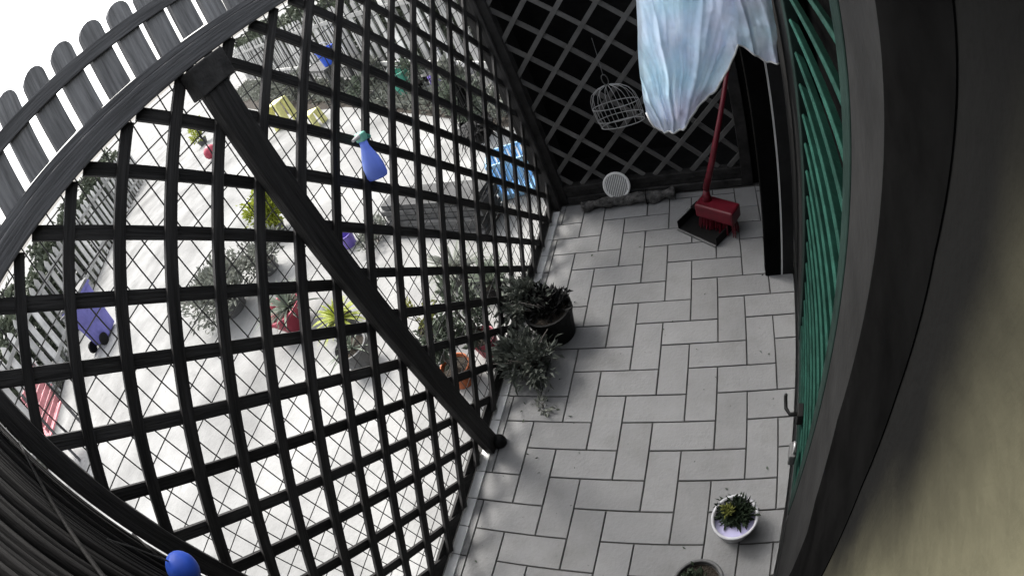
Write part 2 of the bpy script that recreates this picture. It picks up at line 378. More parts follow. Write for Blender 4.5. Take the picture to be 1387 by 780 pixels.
MB().b2((UF - .20, -9.0, 14.42), (UF + .40, FP + .3, 14.85)).build('top_rail', 'rail_old', fence, org=(UF, 4, 14.6), bevel=.03)
MB().b2((UF - .30, -9.0, 14.855), (UF + .24, FP + .3, 15.02)).build('cap_rail', 'rail_old', fence, org=(UF, 4, 14.9), bevel=.02)
MB().b2((UF - .005, -9.0, 15.95), (UF + .11, FP + .3, 16.28)).build('picket_rail', 'rail_old', fence, org=(UF, 4, 16), bevel=.02)
def picket_mesh(w, z0, z1, t):
    mb = MB(); pr = [(-w / 2, z0), (w / 2, z0), (w / 2, z1 - w / 2)] + [(w / 2 * math.cos(a), z1 - w / 2 + w / 2 * math.sin(a)) for a in [math.pi * k / 8 for k in range(1, 8)]] + [(-w / 2, z1 - w / 2)]
    n = len(pr); mb.add([(0, y, z) for y, z in pr] + [(t, y, z) for y, z in pr], [tuple(reversed(range(n))), tuple(range(n, 2 * n))] + [(i, (i + 1) % n, n + (i + 1) % n, n + i) for i in range(n)]); return mb
proto = None
for k in range(-9, 20):
    v = -0.46 + .74 * k
    if v > FP: break
    if proto is None:
        proto = picket_mesh(.54, 0, 1.80, .14).build('picket', 'picket_old', fence, org=(0, 0, 0)); o = proto
        proto.location = (0, 0, 0)
    else:
        o = proto.copy(); col.objects.link(o); o.parent = fence
    o.location = Vector((-.15, v - 5.5 + random.uniform(-.02, .02), 15.025 + random.uniform(0, .04))) * S
    o.rotation_euler = (random.uniform(-.022, .022), 0, random.uniform(-.05, .05)); o.scale = (1, random.uniform(.93, 1.05), random.uniform(.97, 1.03))
# ------------------------------------------------------------------ welded wire mesh behind the lattice
mesh_p = thing('wire_mesh_panel', 'thin welded wire mesh stretched behind the dark lattice', 'wire mesh', (UF - .32, 5.5, 0))
def wob(): return random.uniform(-.02, .02)
v = NP + .15
while v < FP - .2:
    pts = [(UF - .30 + wob(), v + wob() * 1.5, z) for z in (.1, 3, 6, 9, 12, 14.45)]
    MB().tube(pts, .0155, 4, False).build('wire', 'wire', mesh_p, org=pts[0]); v += .408
z = .35
while z < 14.4:
    pts = [(UF - .325 + wob(), a, z + wob() * 1.5) for a in (NP + .1, -2, 1, 4, 7, 10, 13, FP - .1)]
    MB().tube(pts, .0155, 4, False).build('wire', 'wire', mesh_p, org=pts[0]); z += .606

# ------------------------------------------------------------------ near end: dark cane screen
scr = thing('cane_screen', 'dark upright cane screen at the near end of the fence', 'screen', (4, -5.0, 0))
x = -1.5; k = 0
while x < 8.9:
    r = random.uniform(.075, .115); y = -4.93 + random.uniform(-.04, .04) + (.03 if k % 2 else 0)
    pts = [(x + random.uniform(-.02, .02), y + random.uniform(-.02, .02), z) for z in (.02, 5, 10, 14.2)]
    MB().tube(pts, [r, r * .95, r * .9, r * .8], 7).build('cane', 'cane', scr, org=pts[0], smooth=True)
    x += r * 2 + .005; k += 1
for z in (1.5, 5.5, 9.6, 12.6):
    MB().tube([(-1.5, -4.79, z), (4, -4.77, z + .05), (8.85, -4.79, z)], .03, 6).build('binding', 'cane', scr, org=(4, -4.9, z))

# ------------------------------------------------------------------ far end: lattice screen with dark void behind
VE = 15.75
scr2 = thing('lattice_screen', 'black diamond lattice screen closing the far end of the passage', 'lattice screen', (4.3, VE, 0))
PE = lambda u, z, off: Vector((u, VE - .05 - off, z))
lattice(scr2, PE, -.05, 8.6, 1.0, 14.4, 6.72, 1.72, -1.77, 1.72, .20, .08, 'slat_dim', (0, -1, 0))
for a, b in ((-.30, .12), (8.45, 8.95)):
    MB().b2((a, VE - .3, .02), (b, VE + .2, 14.6)).build('post', 'stain', scr2, org=(a, VE, 0), bevel=.03)
for z0, z1, d in ((.02, .38, .30), (.40, .66, .22), (.68, .98, .26)):
    MB().b2((.13, VE - d, z0), (8.44, VE + .12, z1)).build('bottom_board', 'stain', scr2, org=(4, VE, z0), bevel=.02)
MB().b2((.13, VE - .22, 14.2), (8.44, VE + .12, 14.7)).build('top_rail', 'stain', scr2, org=(4, VE, 14.4), bevel=.02)
MB().b2((8.96, VE - .15, .02), (10.6, VE + .05, 14.7)).build('side_panel', 'dark_board', scr2, org=(9.5, VE, 0))
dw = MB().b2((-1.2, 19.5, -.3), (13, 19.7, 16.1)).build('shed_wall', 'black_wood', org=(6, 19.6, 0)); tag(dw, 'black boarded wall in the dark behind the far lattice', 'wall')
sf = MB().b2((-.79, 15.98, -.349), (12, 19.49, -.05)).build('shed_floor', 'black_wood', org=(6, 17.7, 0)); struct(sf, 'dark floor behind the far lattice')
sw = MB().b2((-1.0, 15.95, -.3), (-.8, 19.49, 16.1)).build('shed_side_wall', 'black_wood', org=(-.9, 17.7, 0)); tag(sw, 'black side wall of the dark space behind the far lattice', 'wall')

# ------------------------------------------------------------------ house wall on the right
hw = thing('house_wall', 'beige plaster house wall close to the right of the passage', 'wall', tuple(wall(0, 0)))
def wslab(name, t0, t1, z0, z1, n0, n1, m, par, bev=0.0, org=None):
    mb = MB(); q = [wall(t, z, n) for z in (z0, z1) for n in (n0, n1) for t in (t0, t1)]
    mb.add(q, [(0, 2, 3, 1), (4, 5, 7, 6), (0, 1, 5, 4), (2, 6, 7, 3), (0, 4, 6, 2), (1, 3, 7, 5)])
    return mb.build(name, m, par, org=org or wall((t0 + t1) / 2, z0, n0), bevel=bev)
wslab('plaster', -8, -1.0, -.3, 16, -.9, -.06, 'shaded', hw, org=wall(-2.1, 0))
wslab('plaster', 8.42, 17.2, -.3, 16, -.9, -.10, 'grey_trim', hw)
def wpoly(name, pts, n0, n1, m, par):
    mb = MB(); k = len(pts); mb.add([wall(t, z, n0) for t, z in pts] + [wall(t, z, n1) for t, z in pts], [tuple(range(k)), tuple(reversed(range(k, 2 * k)))] + [(i, k + i, k + (i + 1) % k, (i + 1) % k) for i in range(k)])
    return mb.build(name, m, par, org=wall(-.4, 0))
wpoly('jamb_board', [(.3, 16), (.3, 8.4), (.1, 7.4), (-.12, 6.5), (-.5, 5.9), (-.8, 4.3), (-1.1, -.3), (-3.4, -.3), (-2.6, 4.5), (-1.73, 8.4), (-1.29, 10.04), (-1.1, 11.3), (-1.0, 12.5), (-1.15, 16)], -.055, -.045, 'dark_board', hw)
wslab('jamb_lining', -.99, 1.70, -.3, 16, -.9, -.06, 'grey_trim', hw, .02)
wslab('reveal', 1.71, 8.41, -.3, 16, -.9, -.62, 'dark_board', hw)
# shutter leaf
sh = thing('louvred_shutter', 'green louvred shutter door set in the house wall', 'shutter', tuple(wall(4.8, .15)))
wslab('stile', 1.73, 2.2, .15, 14.0, -.34, -.05, 'stile', sh, .03)
wslab('stile', 7.75, 8.38, .15, 14.0, -.34, -.05, 'stile', sh, .03)
for z0, z1 in ((.15, .95), (13.2, 14.0)): wslab('rail', 2.21, 7.74, z0, z1, -.33, -.07, 'green', sh, .03)
z = 1.3
while z < 13.1:
    c = wall(4.975, z, -.20); rot = Matrix.Rotation(math.atan2(WD.y, WD.x), 3, 'Z') @ Matrix.Rotation(R(42), 3, 'X')
    MB().box(c, (5.52, .24, .075), rot).build('louvre', 'green', sh, org=c, bevel=.02)
    z += .78
h1 = MB().tube([wall(4.1, 1.75, -.05), wall(4.1, 1.75, .28), wall(4.3, 1.72, .40), wall(4.75, 1.55, .42), wall(5.0, 1.25, .40)], .055, 8).build('latch_hook', 'blackp', sh, org=wall(4.1, 1.75), smooth=True)
MB().box(wall(4.1, 1.75, -.02), (.18, .42, .5), Matrix.Rotation(math.atan2(WD.y, WD.x) - math.pi / 2, 3, 'Z')).build('latch_plate', 'blackp', sh, org=wall(4.1, 1.75), bevel=.03)
pl = MB().box(wall(3.0, 1.6, .12), (.2, .46, .55), Matrix.Rotation(math.atan2(WD.y, WD.x) - math.pi / 2, 3, 'Z')).build('padlock', 'greypot', sh, org=wall(3.0, 1.6), bevel=.05)
MB().tube([wall(2.88, 1.75, .1), wall(2.88, 2.05, .1), wall(2.95, 2.15, .1), wall(3.05, 2.15, .1), wall(3.12, 2.05, .1), wall(3.12, 1.75, .1)], .035, 7).build('shackle', 'steel', pl, org=wall(3, 2), smooth=True)
# dark post by the doorway with its pale edge strip
dp = thing('door_post', 'tall dark post with a pale edge strip beside the doorway', 'post', (9.2, 10.0, 0))
MB().b2((8.88, 9.85, .01), (9.50, 10.35, 15.9)).build('post', 'dark_board', dp, org=(9.2, 10, 0), bevel=.03)
MB().b2((9.505, 9.86, .01), (9.565, 9.95, 15.9)).build('edge_strip', 'whitep', dp, org=(9.53, 9.9, 0))
MB().b2((9.57, 9.88, .01), (9.98, 10.3, 15.9)).build('lining', 'grey_trim', dp, org=(9.7, 9.9, 0))

# roofing out of view, outline cut back to set the light on the passage
rf = MB(); rf.b2((7.4, -9.5, 16.2), (14, 4.5, 16.5)); rf.b2((9.6, 4.51, 16.2), (14, 15.19, 16.5)); rf.b2((-1.2, 15.2, 16.2), (14, 19.8, 16.5))
struct(rf.build('unseen_roof', 'unseen_roof'), 'unseen dark boarded porch roofing over the passage, cut to shape its light')

# ------------------------------------------------------------------ curtain
def lin(P, x):
    if x <= P[0][0]: return P[0][1]
    for (a, b), (c, d) in zip(P, P[1:]):
        if x <= c: return b + (d - b) * (x - a) / (c - a)
    return P[-1][1]
ZB = [(5.84, 7.5), (5.95, 7.08), (6.12, 6.9), (6.33, 6.83), (6.6, 6.84), (6.78, 6.9), (7.32, 7.45), (7.83, 7.86), (8.38, 8.6), (8.75, 9.18), (9.07, 8.93), (9.54, 8.54), (9.9, 8.5)]
UL = [(7.5, 5.84), (8.7, 5.95), (9.58, 6.16), (10.84, 6.46), (13.5, 7.0)]
cur = thing('tulle_curtain', 'white tulle curtain hanging bunched over the passage', 'curtain', (7.7, 9.3, 6.5))
def drape(a, b):
    ub = 5.84 + a * 4.06; z0 = lin(ZB, ub); z = 13.4 + (z0 - 13.4) * b
    ul = lin(UL, z); u = ul + (10.25 - .35 * b - ul) * ((ub - 5.84) / 4.06)
    ang = math.atan2(u - 6.3, max(.35, z - 5.9))
    fan = min(1.0, max(0.0, (8.85 - u + (z - 9) * .1) / .4))
    f1 = math.sin(ang * 23 + math.sin(z * .9) * 1.2) * .14 + (abs(math.sin(ang * 24 + 1.3 + z * .5)) - .5) * .16 + (abs(math.sin(ang * 61 + z * .8)) - .5) * .06
    f2 = (abs(math.sin(u * 5.5 + z * .3)) - .5) * .16 + math.sin(u * 19) * .03
    y = 9.3 + f1 * (.4 + .6 * b) * fan + f2 * (1 - fan) - .30 * b * fan * math.exp(-((u - 6.5) / .9) ** 2) + .12 * (1 - fan)
    y = y + (9.22 - y) * .55 * max(0, (b - .9) / .1) * fan
    q = Vector((u * 1.3, z * 1.3, 3.1)); y += (mnoise.noise(q) * .16 + mnoise.noise(q * 2.7) * .07 + abs(mnoise.noise(q * 5.5)) * .05) * (.35 + .65 * b)
    return (u + .05 * mnoise.noise(Vector((z * 1.1, a * 3, 7))), y, z + (.05 * mnoise.noise(Vector((u * 3, 1, 2))) if b > .98 else 0))
MB().grid(drape, 190, 80).build('cloth', 'tulle', cur, org=(7.7, 9.3, 8), smooth=True)
def lining(a, b):
    u, y, z = drape(a * .72 + .01, b); q = Vector((u * .9, z * .7, 11))
    return (u + .06 + .1 * mnoise.noise(q), 9.62 + .16 * math.sin(u * 6.1 + z * .5) + .14 * mnoise.noise(q * 1.7), z + .25 * b)
MB().grid(lining, 110, 50).build('inner_layer', 'tulle', cur, org=(7.7, 9.3, 8), smooth=True)
hem = [Vector(drape(i / 60, 1.0)) + Vector((0, -.012, 0)) for i in range(61)]
MB().tube(hem, .03, 5).build('hem', 'whitep', cur, org=(7.7, 9.3, 8), smooth=True)
MB().tube([(6.7, 9.3, 13.44), (10.4, 9.3, 13.44)], .05, 8).build('rod', 'stain', cur, org=(7.7, 9.8, 13.4))

# ------------------------------------------------------------------ far-end items
# birdcage
bc = thing('bird_cage', 'domed wire bird cage hanging in front of the far lattice', 'bird cage', (3.95, 15.0, 4.1))
rotc = Matrix.Rotation(R(-5), 3, 'Y')
def cagep(x, y, z): return Vector((3.92, 14.75, 4.3)) + rotc @ Vector((x, y * .6, z * .86))
for z, r in ((0, .92), (.36, .97), (1.05, .98)):
    MB().tube([cagep(r * math.cos(2 * math.pi * k / 28), r * .62 * math.sin(2 * math.pi * k / 28), z) for k in range(29)], .02, 5, False).build('ring', 'ring_wire', bc, org=(3.95, 14.75, 4))
for k in range(14):
    a = 2 * math.pi * k / 14; pts = []
    for z, r in ((0, .92), (.36, .97), (1.05, .98), (1.45, .92), (1.75, .78), (1.98, .5), (2.1, .15)): pts.append(cagep(r * math.cos(a), r * .62 * math.sin(a), z))
    MB().tube(pts, .015, 4, False).build('bar', 'ring_wire', bc, org=(3.95, 14.75, 4))
MB().tube([cagep(.12 * math.sin(t), 0, 2.1 + .28 * (1 - math.cos(t))) for t in [2 * math.pi * k / 10 for k in range(11)]], .02, 5, False).build('hanging_loop', 'cage_wire', bc, org=(3.95, 14.75, 6))
MB().tube([cagep(0, 0, 2.6), Vector((3.6, 15.55, 7.9))], .012, 5).build('hanging_wire', 'cage_wire', bc, org=(3.7, 15, 7))
# round ribbed disc
rd = thing('round_grille', 'small round white ribbed grille leaning on the far bottom boards', 'grille', (2.72, 15.25, .4))
tilt = Matrix.Rotation(R(68), 3, 'X')
def rdp(x, y, z): return Vector((2.72, 15.22, .92)) + tilt @ Vector((x, y, z))
MB().tube([rdp(.58 * math.cos(2 * math.pi * k / 32), .58 * math.sin(2 * math.pi * k / 32), 0) for k in range(33)], .06, 8, False).build('rim', 'whitep', rd, org=(2.72, 15.2, .9), smooth=True)
MB().lathe([(.0, -.05), (.56, -.05), (.56, -.03), (0, -.03)], rdp(0, 0, 0), 28, tilt).build('backing', 'greypot', rd, org=(2.72, 15.2, .9))
for k in range(-6, 7):
    x = k * .083; h = math.sqrt(max(0, .56 ** 2 - x * x))
    MB().tube([rdp(x, -h, .02), rdp(x, h, .02)], .024, 5).build('rib', 'whitep', rd, org=rdp(x, 0, 0))
# mat roll
mr_ = thing('rolled_mat', 'rolled mottled grey mat lying along the foot of the far lattice', 'mat', (3.3, 14.75, 0))
a0, a1 = Vector((.95, 14.85, .30)), Vector((5.3, 15.05, .30))
def rollp(t, s_):
    ax = (a1 - a0).normalized(); c = a0 + (a1 - a0) * t; th = s_ * 2 * math.pi * 3.2; r = .08 + .17 * s_ + s_ * .20 * mnoise.noise(Vector((t * 9, math.cos(th) * .9, math.sin(th) * .9))) + s_ * .06 * mnoise.noise(Vector((t * 40, math.cos(th) * 2, math.sin(th) * 2)))
    side = ax.cross(Vector((0, 0, 1)))
    return c + side * (r * math.cos(th)) + Vector((0, 0, 1)) * (r * math.sin(th))
MB().grid(rollp, 60, 70).build('roll', 'mat_roll', mr_, org=(3.3, 14.8, .3), smooth=True, solid=.03)
MB().tube([a0.lerp(a1, .7) + Vector((0, .33 * math.cos(2 * math.pi * k / 20), .33 * math.sin(2 * math.pi * k / 20))) for k in range(21)], .03, 5, False).build('tie', 'blackp', mr_, org=(4.3, 14.8, .3))
# red broom and long dustpan
bp_ = thing('dustpan', 'black dustpan with a pale lip standing on the paving at the far end', 'dustpan', (6.6, 13.0, 0))
rz_ = Matrix.Rotation(R(-38), 3, 'Z')
def dpp(x, y, z): return Vector((6.62, 12.75, 0)) + rz_ @ Vector((x, y, z))
mb = MB()
mb.box(dpp(0, .05, .05), (2.0, 1.35, .06), rz_); mb.box(dpp(-1.0, .05, .24), (.06, 1.35, .40), rz_); mb.box(dpp(1.0, .05, .24), (.06, 1.35, .40), rz_); mb.box(dpp(0, .70, .30), (1.93, .06, .52), rz_); mb.box(dpp(0, .5, .58), (1.93, .46, .05), rz_)
mb.build('pan', 'blackp', bp_, org=(6.75, 12.95, 0), bevel=.015)
MB().box(dpp(0, -.68, .055), (2.0, .09, .05), rz_).build('lip', 'greypot', bp_, org=dpp(0, -.7, .05))
MB().box(dpp(-1.06, .3, .30), (.04, .5, .3), rz_).build('clip', 'steel', bp_, org=dpp(-1, .3, .3))
br = thing('broom', 'red broom with a long handle standing in the black dustpan', 'broom', (7.3, 13.1, 0))
rb = Matrix.Rotation(R(-30), 3, 'Z')
def brp(x, y, z): return Vector((7.22, 12.72, .1)) + rb @ Vector((x, y, z))
mb = MB()
for k in range(90):
    x = random.uniform(-.85, .85); y = random.uniform(-.28, .28); mb.tube([brp(x, y, .62), brp(x * 1.1, y * 1.25 - .03, .0)], .024, 4)
mb.build('bristles', 'red', br, org=brp(0, 0, 0))
MB().box(brp(0, 0, .88), (1.75, .80, .62), rb).build('head', 'red', br, org=brp(0, 0, .6), bevel=.08)
MB().tube([brp(-.5, .1, 1.1), brp(-.5, .1, 1.4), brp(-.48, .12, 1.75)], [.24, .17, .12], 10).build('socket', 'red', br, org=brp(0, 0, 1), smooth=True)
MB().tube([brp(-.48, .12, 1.7), Vector((7.25, 13.0, 3.0)), Vector((8.55, 13.25, 6.9))], [.15, .13, .075], 10).build('handle', 'red', br, org=brp(0, 0, 1.4), smooth=True)
MB().tube([Vector((8.52, 13.25, 6.78)), Vector((8.60, 13.25, 7.15))], .11, 10).build('handle_cap', 'red', br, org=(8.5, 13.2, 6.8), smooth=True)

# ------------------------------------------------------------------ plants
POT = [(.62, 0), (.66, .03), (.80, 1.0), (.86, 1.02), (.88, 1.22), (.80, 1.24), (.76, 1.05), (.74, 1.0), (0, 1.0)]
def pot(parent, c, r, h, m, name='pot', n=24):
    MB().lathe([(a * r, b * h) for a, b in [(.0, .0), (.70, 0), (.74, .02), (.94, .80), (1.0, .82), (1.0, 1.0), (.9, 1.0), (.88, .84), (0, .82)]], c, n).build(name, m, parent, org=c, smooth=False, bevel=.01)
    MB().lathe([(0, .835 * h), (.86 * r, .84 * h)], c, n).build('soil', 'soil', parent, org=c)
def foliage(c, rad, n, size, dirv=None, wid=.45, shell=.5):
    mb = MB(); c = V3(c)
    clumps = []
    for _ in range(max(6, n // 40)):
        d = Vector((random.gauss(0, 1), random.gauss(0, 1), random.gauss(0, 1))).normalized() * random.uniform(.25, .9)
        clumps.append((d, random.uniform(.18, .42)))
    for _ in range(n):
        d, s_ = random.choice(clumps)
        q = d + Vector((random.gauss(0, 1), random.gauss(0, 1), random.gauss(0, 1))) * s_ * .6
        p = c + Vector((q.x * rad[0], q.y * rad[1], q.z * rad[2]))
        dd = (q + Vector((random.uniform(-.8, .8), random.uniform(-.8, .8), random.uniform(-.3, .9))))
        if p.z < .06: p.z = .06 + random.uniform(0, .1)
        mb.leaf(p, dd, size * random.uniform(.6, 1.3), wid)
    return mb
def stems(c0, c, rad, n, r=.03):
    mb = MB(); c0 = V3(c0); c = V3(c)
    for _ in range(n):
        e = c + Vector((random.uniform(-.8, .8) * rad[0], random.uniform(-.8, .8) * rad[1], random.uniform(-.2, .9) * rad[2]))
        if e.z < .1: e.z = .1
        mid = c0.lerp(e, .5) + Vector((random.uniform(-.1, .1), random.uniform(-.1, .1), .15)) * max(rad) * .6
        mb.tube([c0, mid, e], [r, r * .7, r * .35], 5)
    return mb
def blades(c, n, L, w, droop=.6, up=1.0):
    mb = MB(); c = V3(c)
    for k in range(n):
        a = random.uniform(0, 2 * math.pi); el = random.uniform(.25, 1.25) * up; l = L * random.uniform(.7, 1.1)
        d = Vector((math.cos(a) * math.cos(el), math.sin(a) * math.cos(el), math.sin(el))); side = d.cross(Vector((0, 0, 1))).normalized()
        pts = []
        for i in range(5):
            t = i / 4; p = c + d * l * t + Vector((0, 0, -droop * l * t * t * .5)); ww = w * (1 - t) ** .6 * (.6 + t) if i < 4 else .005
            pts += [p - side * ww / 2, p + side * ww / 2]
        mb.add(pts, [(2 * i, 2 * i + 1, 2 * i + 3, 2 * i + 2) for i in range(4)])
    return mb
def plant(name, label, cat, loc, potr, poth, potm, leafm, rad, n, size, lean=(0, 0), group=None, lift=1.0, wid=.45):
    t = thing(name, label, cat, loc, group)
    if potr: pot(t, V3(loc), potr, poth, potm)
    top = V3(loc) + Vector((0, 0, poth * .85)); c = V3(loc) + Vector((lean[0], lean[1], poth * .85 + rad[2] * lift))
    stems(top, c, rad, max(5, n // 60), .035 * max(rad)).build('stems', 'twig', t, org=top)
    foliage(c, rad, n, size, wid=wid).build('foliage', leafm, t, org=c)
    return t
# inside the passage
plant('potted_plant', 'leafy plant in a large black pot by the lattice fence', 'plant', (1.1, 7.75, 0), .88, 1.45, 'blackp', 'leafshade', (1.05, .9, .7), 800, .27, lean=(-.95, .35), lift=.55)
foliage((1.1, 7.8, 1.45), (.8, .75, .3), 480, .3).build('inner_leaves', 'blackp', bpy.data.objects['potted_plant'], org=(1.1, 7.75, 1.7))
plant('grey_shrub', 'low bushy grey-green shrub on the paving below the black pot', 'shrub', (.55, 5.95, 0), .55, .6, 'greypot', 'leafshade', (1.15, 1.0, .75), 1000, .30, lean=(.1, .05), lift=.55)
sp = thing('seedling', 'small grey seedling on the paving near the grey shrub', 'plant', (1.2, 4.55, 0))
foliage((1.2, 4.55, .12), (.38, .36, .12), 46, .2).build('foliage', 'leafgrey', sp, org=(1.2, 4.55, 0))
MB().tube([(1.2, 4.55, 0), (1.22, 4.6, .2)], .03, 5).build('stem', 'twig', sp, org=(1.2, 4.55, 0))
wp = thing('white_pot_plant', 'dark rosette plant in a round white pot by the shutter', 'plant', (7.81, .50, 0))
MB().lathe([(0, 0), (.44, 0), (.48, .03), (.60, .85), (.64, .87), (.65, 1.02), (.58, 1.02), (.55, .72), (0, .70)], (7.81, .50, 0), 32).build('pot', 'dullwhite', wp, org=(7.81, .50, 0), smooth=True)
MB().lathe([(0, .73), (.545, .74)], (7.81, .50, 0), 28).build('soil', 'lav', wp, org=(7.81, .50, 0))
blades((7.84, .62, .74), 90, .62, .13, .5, 1.1).build('rosette', 'cactus', wp, org=(7.81, .50, .7))
foliage((7.86, .62, .96), (.52, .48, .26), 420, .2).build('foliage', 'cactus', wp, org=(7.81, .50, .8))
foliage((7.58, .62, 1.22), (.18, .2, .1), 60, .16).build('young_leaves', 'leafolive', wp, org=(7.5, .95, 1))
wp2 = thing('dark_pot', 'dark round pot with a pale rim, nearest on the paving', 'pot', (7.06, -1.4, 0))
pot(wp2, (7.06, -1.35, 0), .66, 1.05, 'greypot')
MB().tube([(7.06 + .63 * math.cos(2 * math.pi * k / 28), -1.35 + .63 * math.sin(2 * math.pi * k / 28), 1.07) for k in range(29)], .05, 6, False).build('rim', 'greypot', wp2, org=(7, -.95, 1), smooth=True)
foliage((7.06, -1.4, 1.15), (.45, .45, .22), 130, .26).build('foliage', 'leafdk', wp2, org=(7, -.95, 1))

# ------------------------------------------------------------------ things hung on the fence
sb = thing('spray_bottle', 'blue spray bottle with teal trigger hooked on the lattice', 'spray bottle', (-.3, 5.6, 9.0))
ax = Vector((0, -.19, -1)).normalized(); top = Vector((-.2, 5.52, 10.16))
rt = ax.to_track_quat('Z', 'Y').to_matrix()
MB().lathe([(0, -.1), (.11, -.1), (.12, .05), (.15, .14), (.24, .38), (.285, .6), (.29, .84), (.26, .91), (0, .92)], top, 22, rt, 1, .85).build('bottle', 'blueb', sb, org=top, smooth=True)
MB().bar(top - ax * .1, top - ax * .34, .2, .26, (1, 0, 0)).build('spray_head', 'teal', sb, org=top, bevel=.04)
MB().tube([top - ax * .27, top - ax * .27 + Vector((0, -.34, .05))], [.08, .04], 8).build('nozzle', 'whitep', sb, org=top)
MB().bar(top - ax * .26 + Vector((0, .08, 0)), top - ax * .02 + Vector((0, .34, 0)), .09, .1, (1, 0, 0)).build('trigger', 'greenp', sb, org=top, bevel=.03)
bb = thing('blue_float', 'bright blue rounded plastic float hung on the dark cane screen', 'float', (1.8, -4.55, 10.1))
MB().lathe([(0, -.26)] + [(.27 * math.sin(a), -.27 * math.cos(a)) for a in [math.pi * k / 14 for k in range(2, 13)]] + [(0, .27)], (1.8, -4.555, 10.36), 24).build('ball', 'bluep', bb, org=(1.8, -4.555, 10.36), smooth=True)
MB().tube([(1.8, -4.555, 10.62), (1.78, -4.66, 11.2), (1.76, -4.78, 11.6)], .012, 6).build('cord', 'wire', bb, org=(1.8, -4.5, 10.7))

# ------------------------------------------------------------------ yard: fences, hedge
GZ = -.35
def picket_fence(pts, h, pitch, w, label, name):
    a, b = Vector((*pts[0], GZ)), Vector((*pts[1], GZ)); d = b - a; L = d.length; d.normalize(); n = Vector((-d.y, d.x, 0))
    t = thing(name, label, 'fence', tuple((a + b) / 2))
    k = int(L / pitch); ang = math.atan2(d.y, d.x); pr = None
    for i in range(k + 1):
        p = a + d * (i * pitch)
        if pr is None:
            mb = MB(); mb.add([(-w / 2, 0, .15), (w / 2, 0, .15), (w / 2, 0, h - w * .5), (0, 0, h), (-w / 2, 0, h - w * .5), (-w / 2, .16, .15), (w / 2, .16, .15), (w / 2, .16, h - w * .5), (0, .16, h), (-w / 2, .16, h - w * .5)], [(0, 1, 2, 3, 4), (9, 8, 7, 6, 5), (0, 5, 6, 1), (1, 6, 7, 2), (2, 7, 8, 3), (3, 8, 9, 4), (4, 9, 5, 0)])
            o = mb.build('picket', 'picket', t, org=(0, 0, 0)); pr = o
        else: o = pr.copy(); col.objects.link(o); o.parent = t
        o.location = (p - (a + b) / 2) * S; o.rotation_euler = (random.uniform(-.02, .02), random.uniform(-.025, .025), ang)
    for z in (h * .2, h * .82):
        MB().bar(a + n * -.1 + Vector((0, 0, z)), b + n * -.1 + Vector((0, 0, z)), .55, .18, n).build('rail', 'picket', t, org=(a + b) / 2 + Vector((0, 0, z)))
    return t
picket_fence(((-46, -9.5), (-112, 58)), 10.5, 2.5, 1.35, 'long pale picket fence on the left boundary of the yard', 'picket_fence')
picket_fence(((-112, 104), (-8, 32.5)), 11.0, 2.1, 1.15, 'pale picket fence across the far side of the yard', 'picket_fence')
def hedge(a, b, h, wd, n, name, label):
    mb = MB(); a = V3(a); b = V3(b); d = b - a; nn = Vector((-d.y, d.x, 0)).normalized()
    for _ in range(n):
        t = random.random(); bump_ = 1 + .12 * math.sin(t * 37) + .08 * math.sin(t * 91)
        p = a + d * t + nn * random.gauss(0, wd * .35) + Vector((0, 0, random.random() ** .8 * h * bump_))
        mb.leaf(p, (random.uniform(-1, 1), random.uniform(-1, 1), random.uniform(-.4, 1)), random.uniform(.8, 1.6), .6)
    o = mb.build(name, 'hedge', org=(a + b) / 2); o['kind'] = 'stuff'; tag(o, label, 'hedge'); return o
hedge((-51, -11, GZ), (-118, 57, GZ), 11.5, 2.5, 15000, 'hedge', 'dark leafy hedge behind the left picket fence')
hedge((-113, 109, GZ), (-5, 35, GZ), 11.5, 2.5, 17000, 'hedge', 'dark leafy hedge behind the far picket fence')

# ------------------------------------------------------------------ yard: plants and things
g = GZ
plant('yellow_shrub', 'bright yellow-green potted shrub alone on the pale yard', 'shrub', (-23.3, 18.5, g), .8, .8, 'greypot', 'leafyel', (1.25, 1.25, 1.5), 1500, .42)
plant('bare_shrub', 'wide sprawling grey shrub left of the crimson pot', 'shrub', (-22.0, 10.6, g), 1.3, 1.1, 'greypot', 'leafgrey', (3.4, 3.0, 1.2), 1900, .46)
plant('bare_shrub', 'thin grey twiggy shrub behind the crimson pot', 'shrub', (-20.5, 14.0, g), .8, .8, 'greypot', 'leafgrey', (2.8, 2.2, 1.2), 800, .40)
cp = thing('crimson_pot_plant', 'crimson bowl pot with dark arching spiky leaves', 'plant', (-14.3, 9.0, g))
MB().lathe([(0, 0), (.55, 0), (.6, .05), (1.15, 1.25), (1.25, 1.3), (1.25, 1.5), (1.1, 1.5), (1.05, 1.3), (0, 1.25)], (-14.3, 9.0, g), 24).build('pot', 'crimson', cp, org=(-14.3, 9, g), smooth=True)
blades((-14.0, 9.2, g + 1.25), 60, 2.6, .20, .7, .9).build('spiky_leaves', 'leafyard', cp, org=(-14.3, 9, 1))
cg = thing('grass_plant', 'yellow-green tuft of arching grass beside the thick fence post', 'plant', (-10.0, 8.6, g))
pot(cg, (-10.0, 8.6, g), .7, .9, 'greypot')
blades((-10.0, 8.6, g + .8), 110, 1.9, .13, .9, 1.1).build('grass_blades', 'leafyel', cg, org=(-10, 8.6, 1))
g_ = thing('round_pot', 'plain round grey pot left of the thick fence post', 'pot', (-7.9, 6.6, g)); pot(g_, (-7.9, 6.6, g), .85, 1.35, 'greypot')
blades((-7.9, 6.6, g + 1.1), 26, 1.5, .12, .6, 1.1).build('spiky_leaves', 'leafyard', g_, org=(-7.9, 6.6, 1))
plant('olive_plant', 'small olive-yellow plant behind the lattice near the potted row', 'plant', (-4.6, 8.0, g), .55, .7, 'greypot', 'leafolive', (.6, .6, .9), 260, .30)
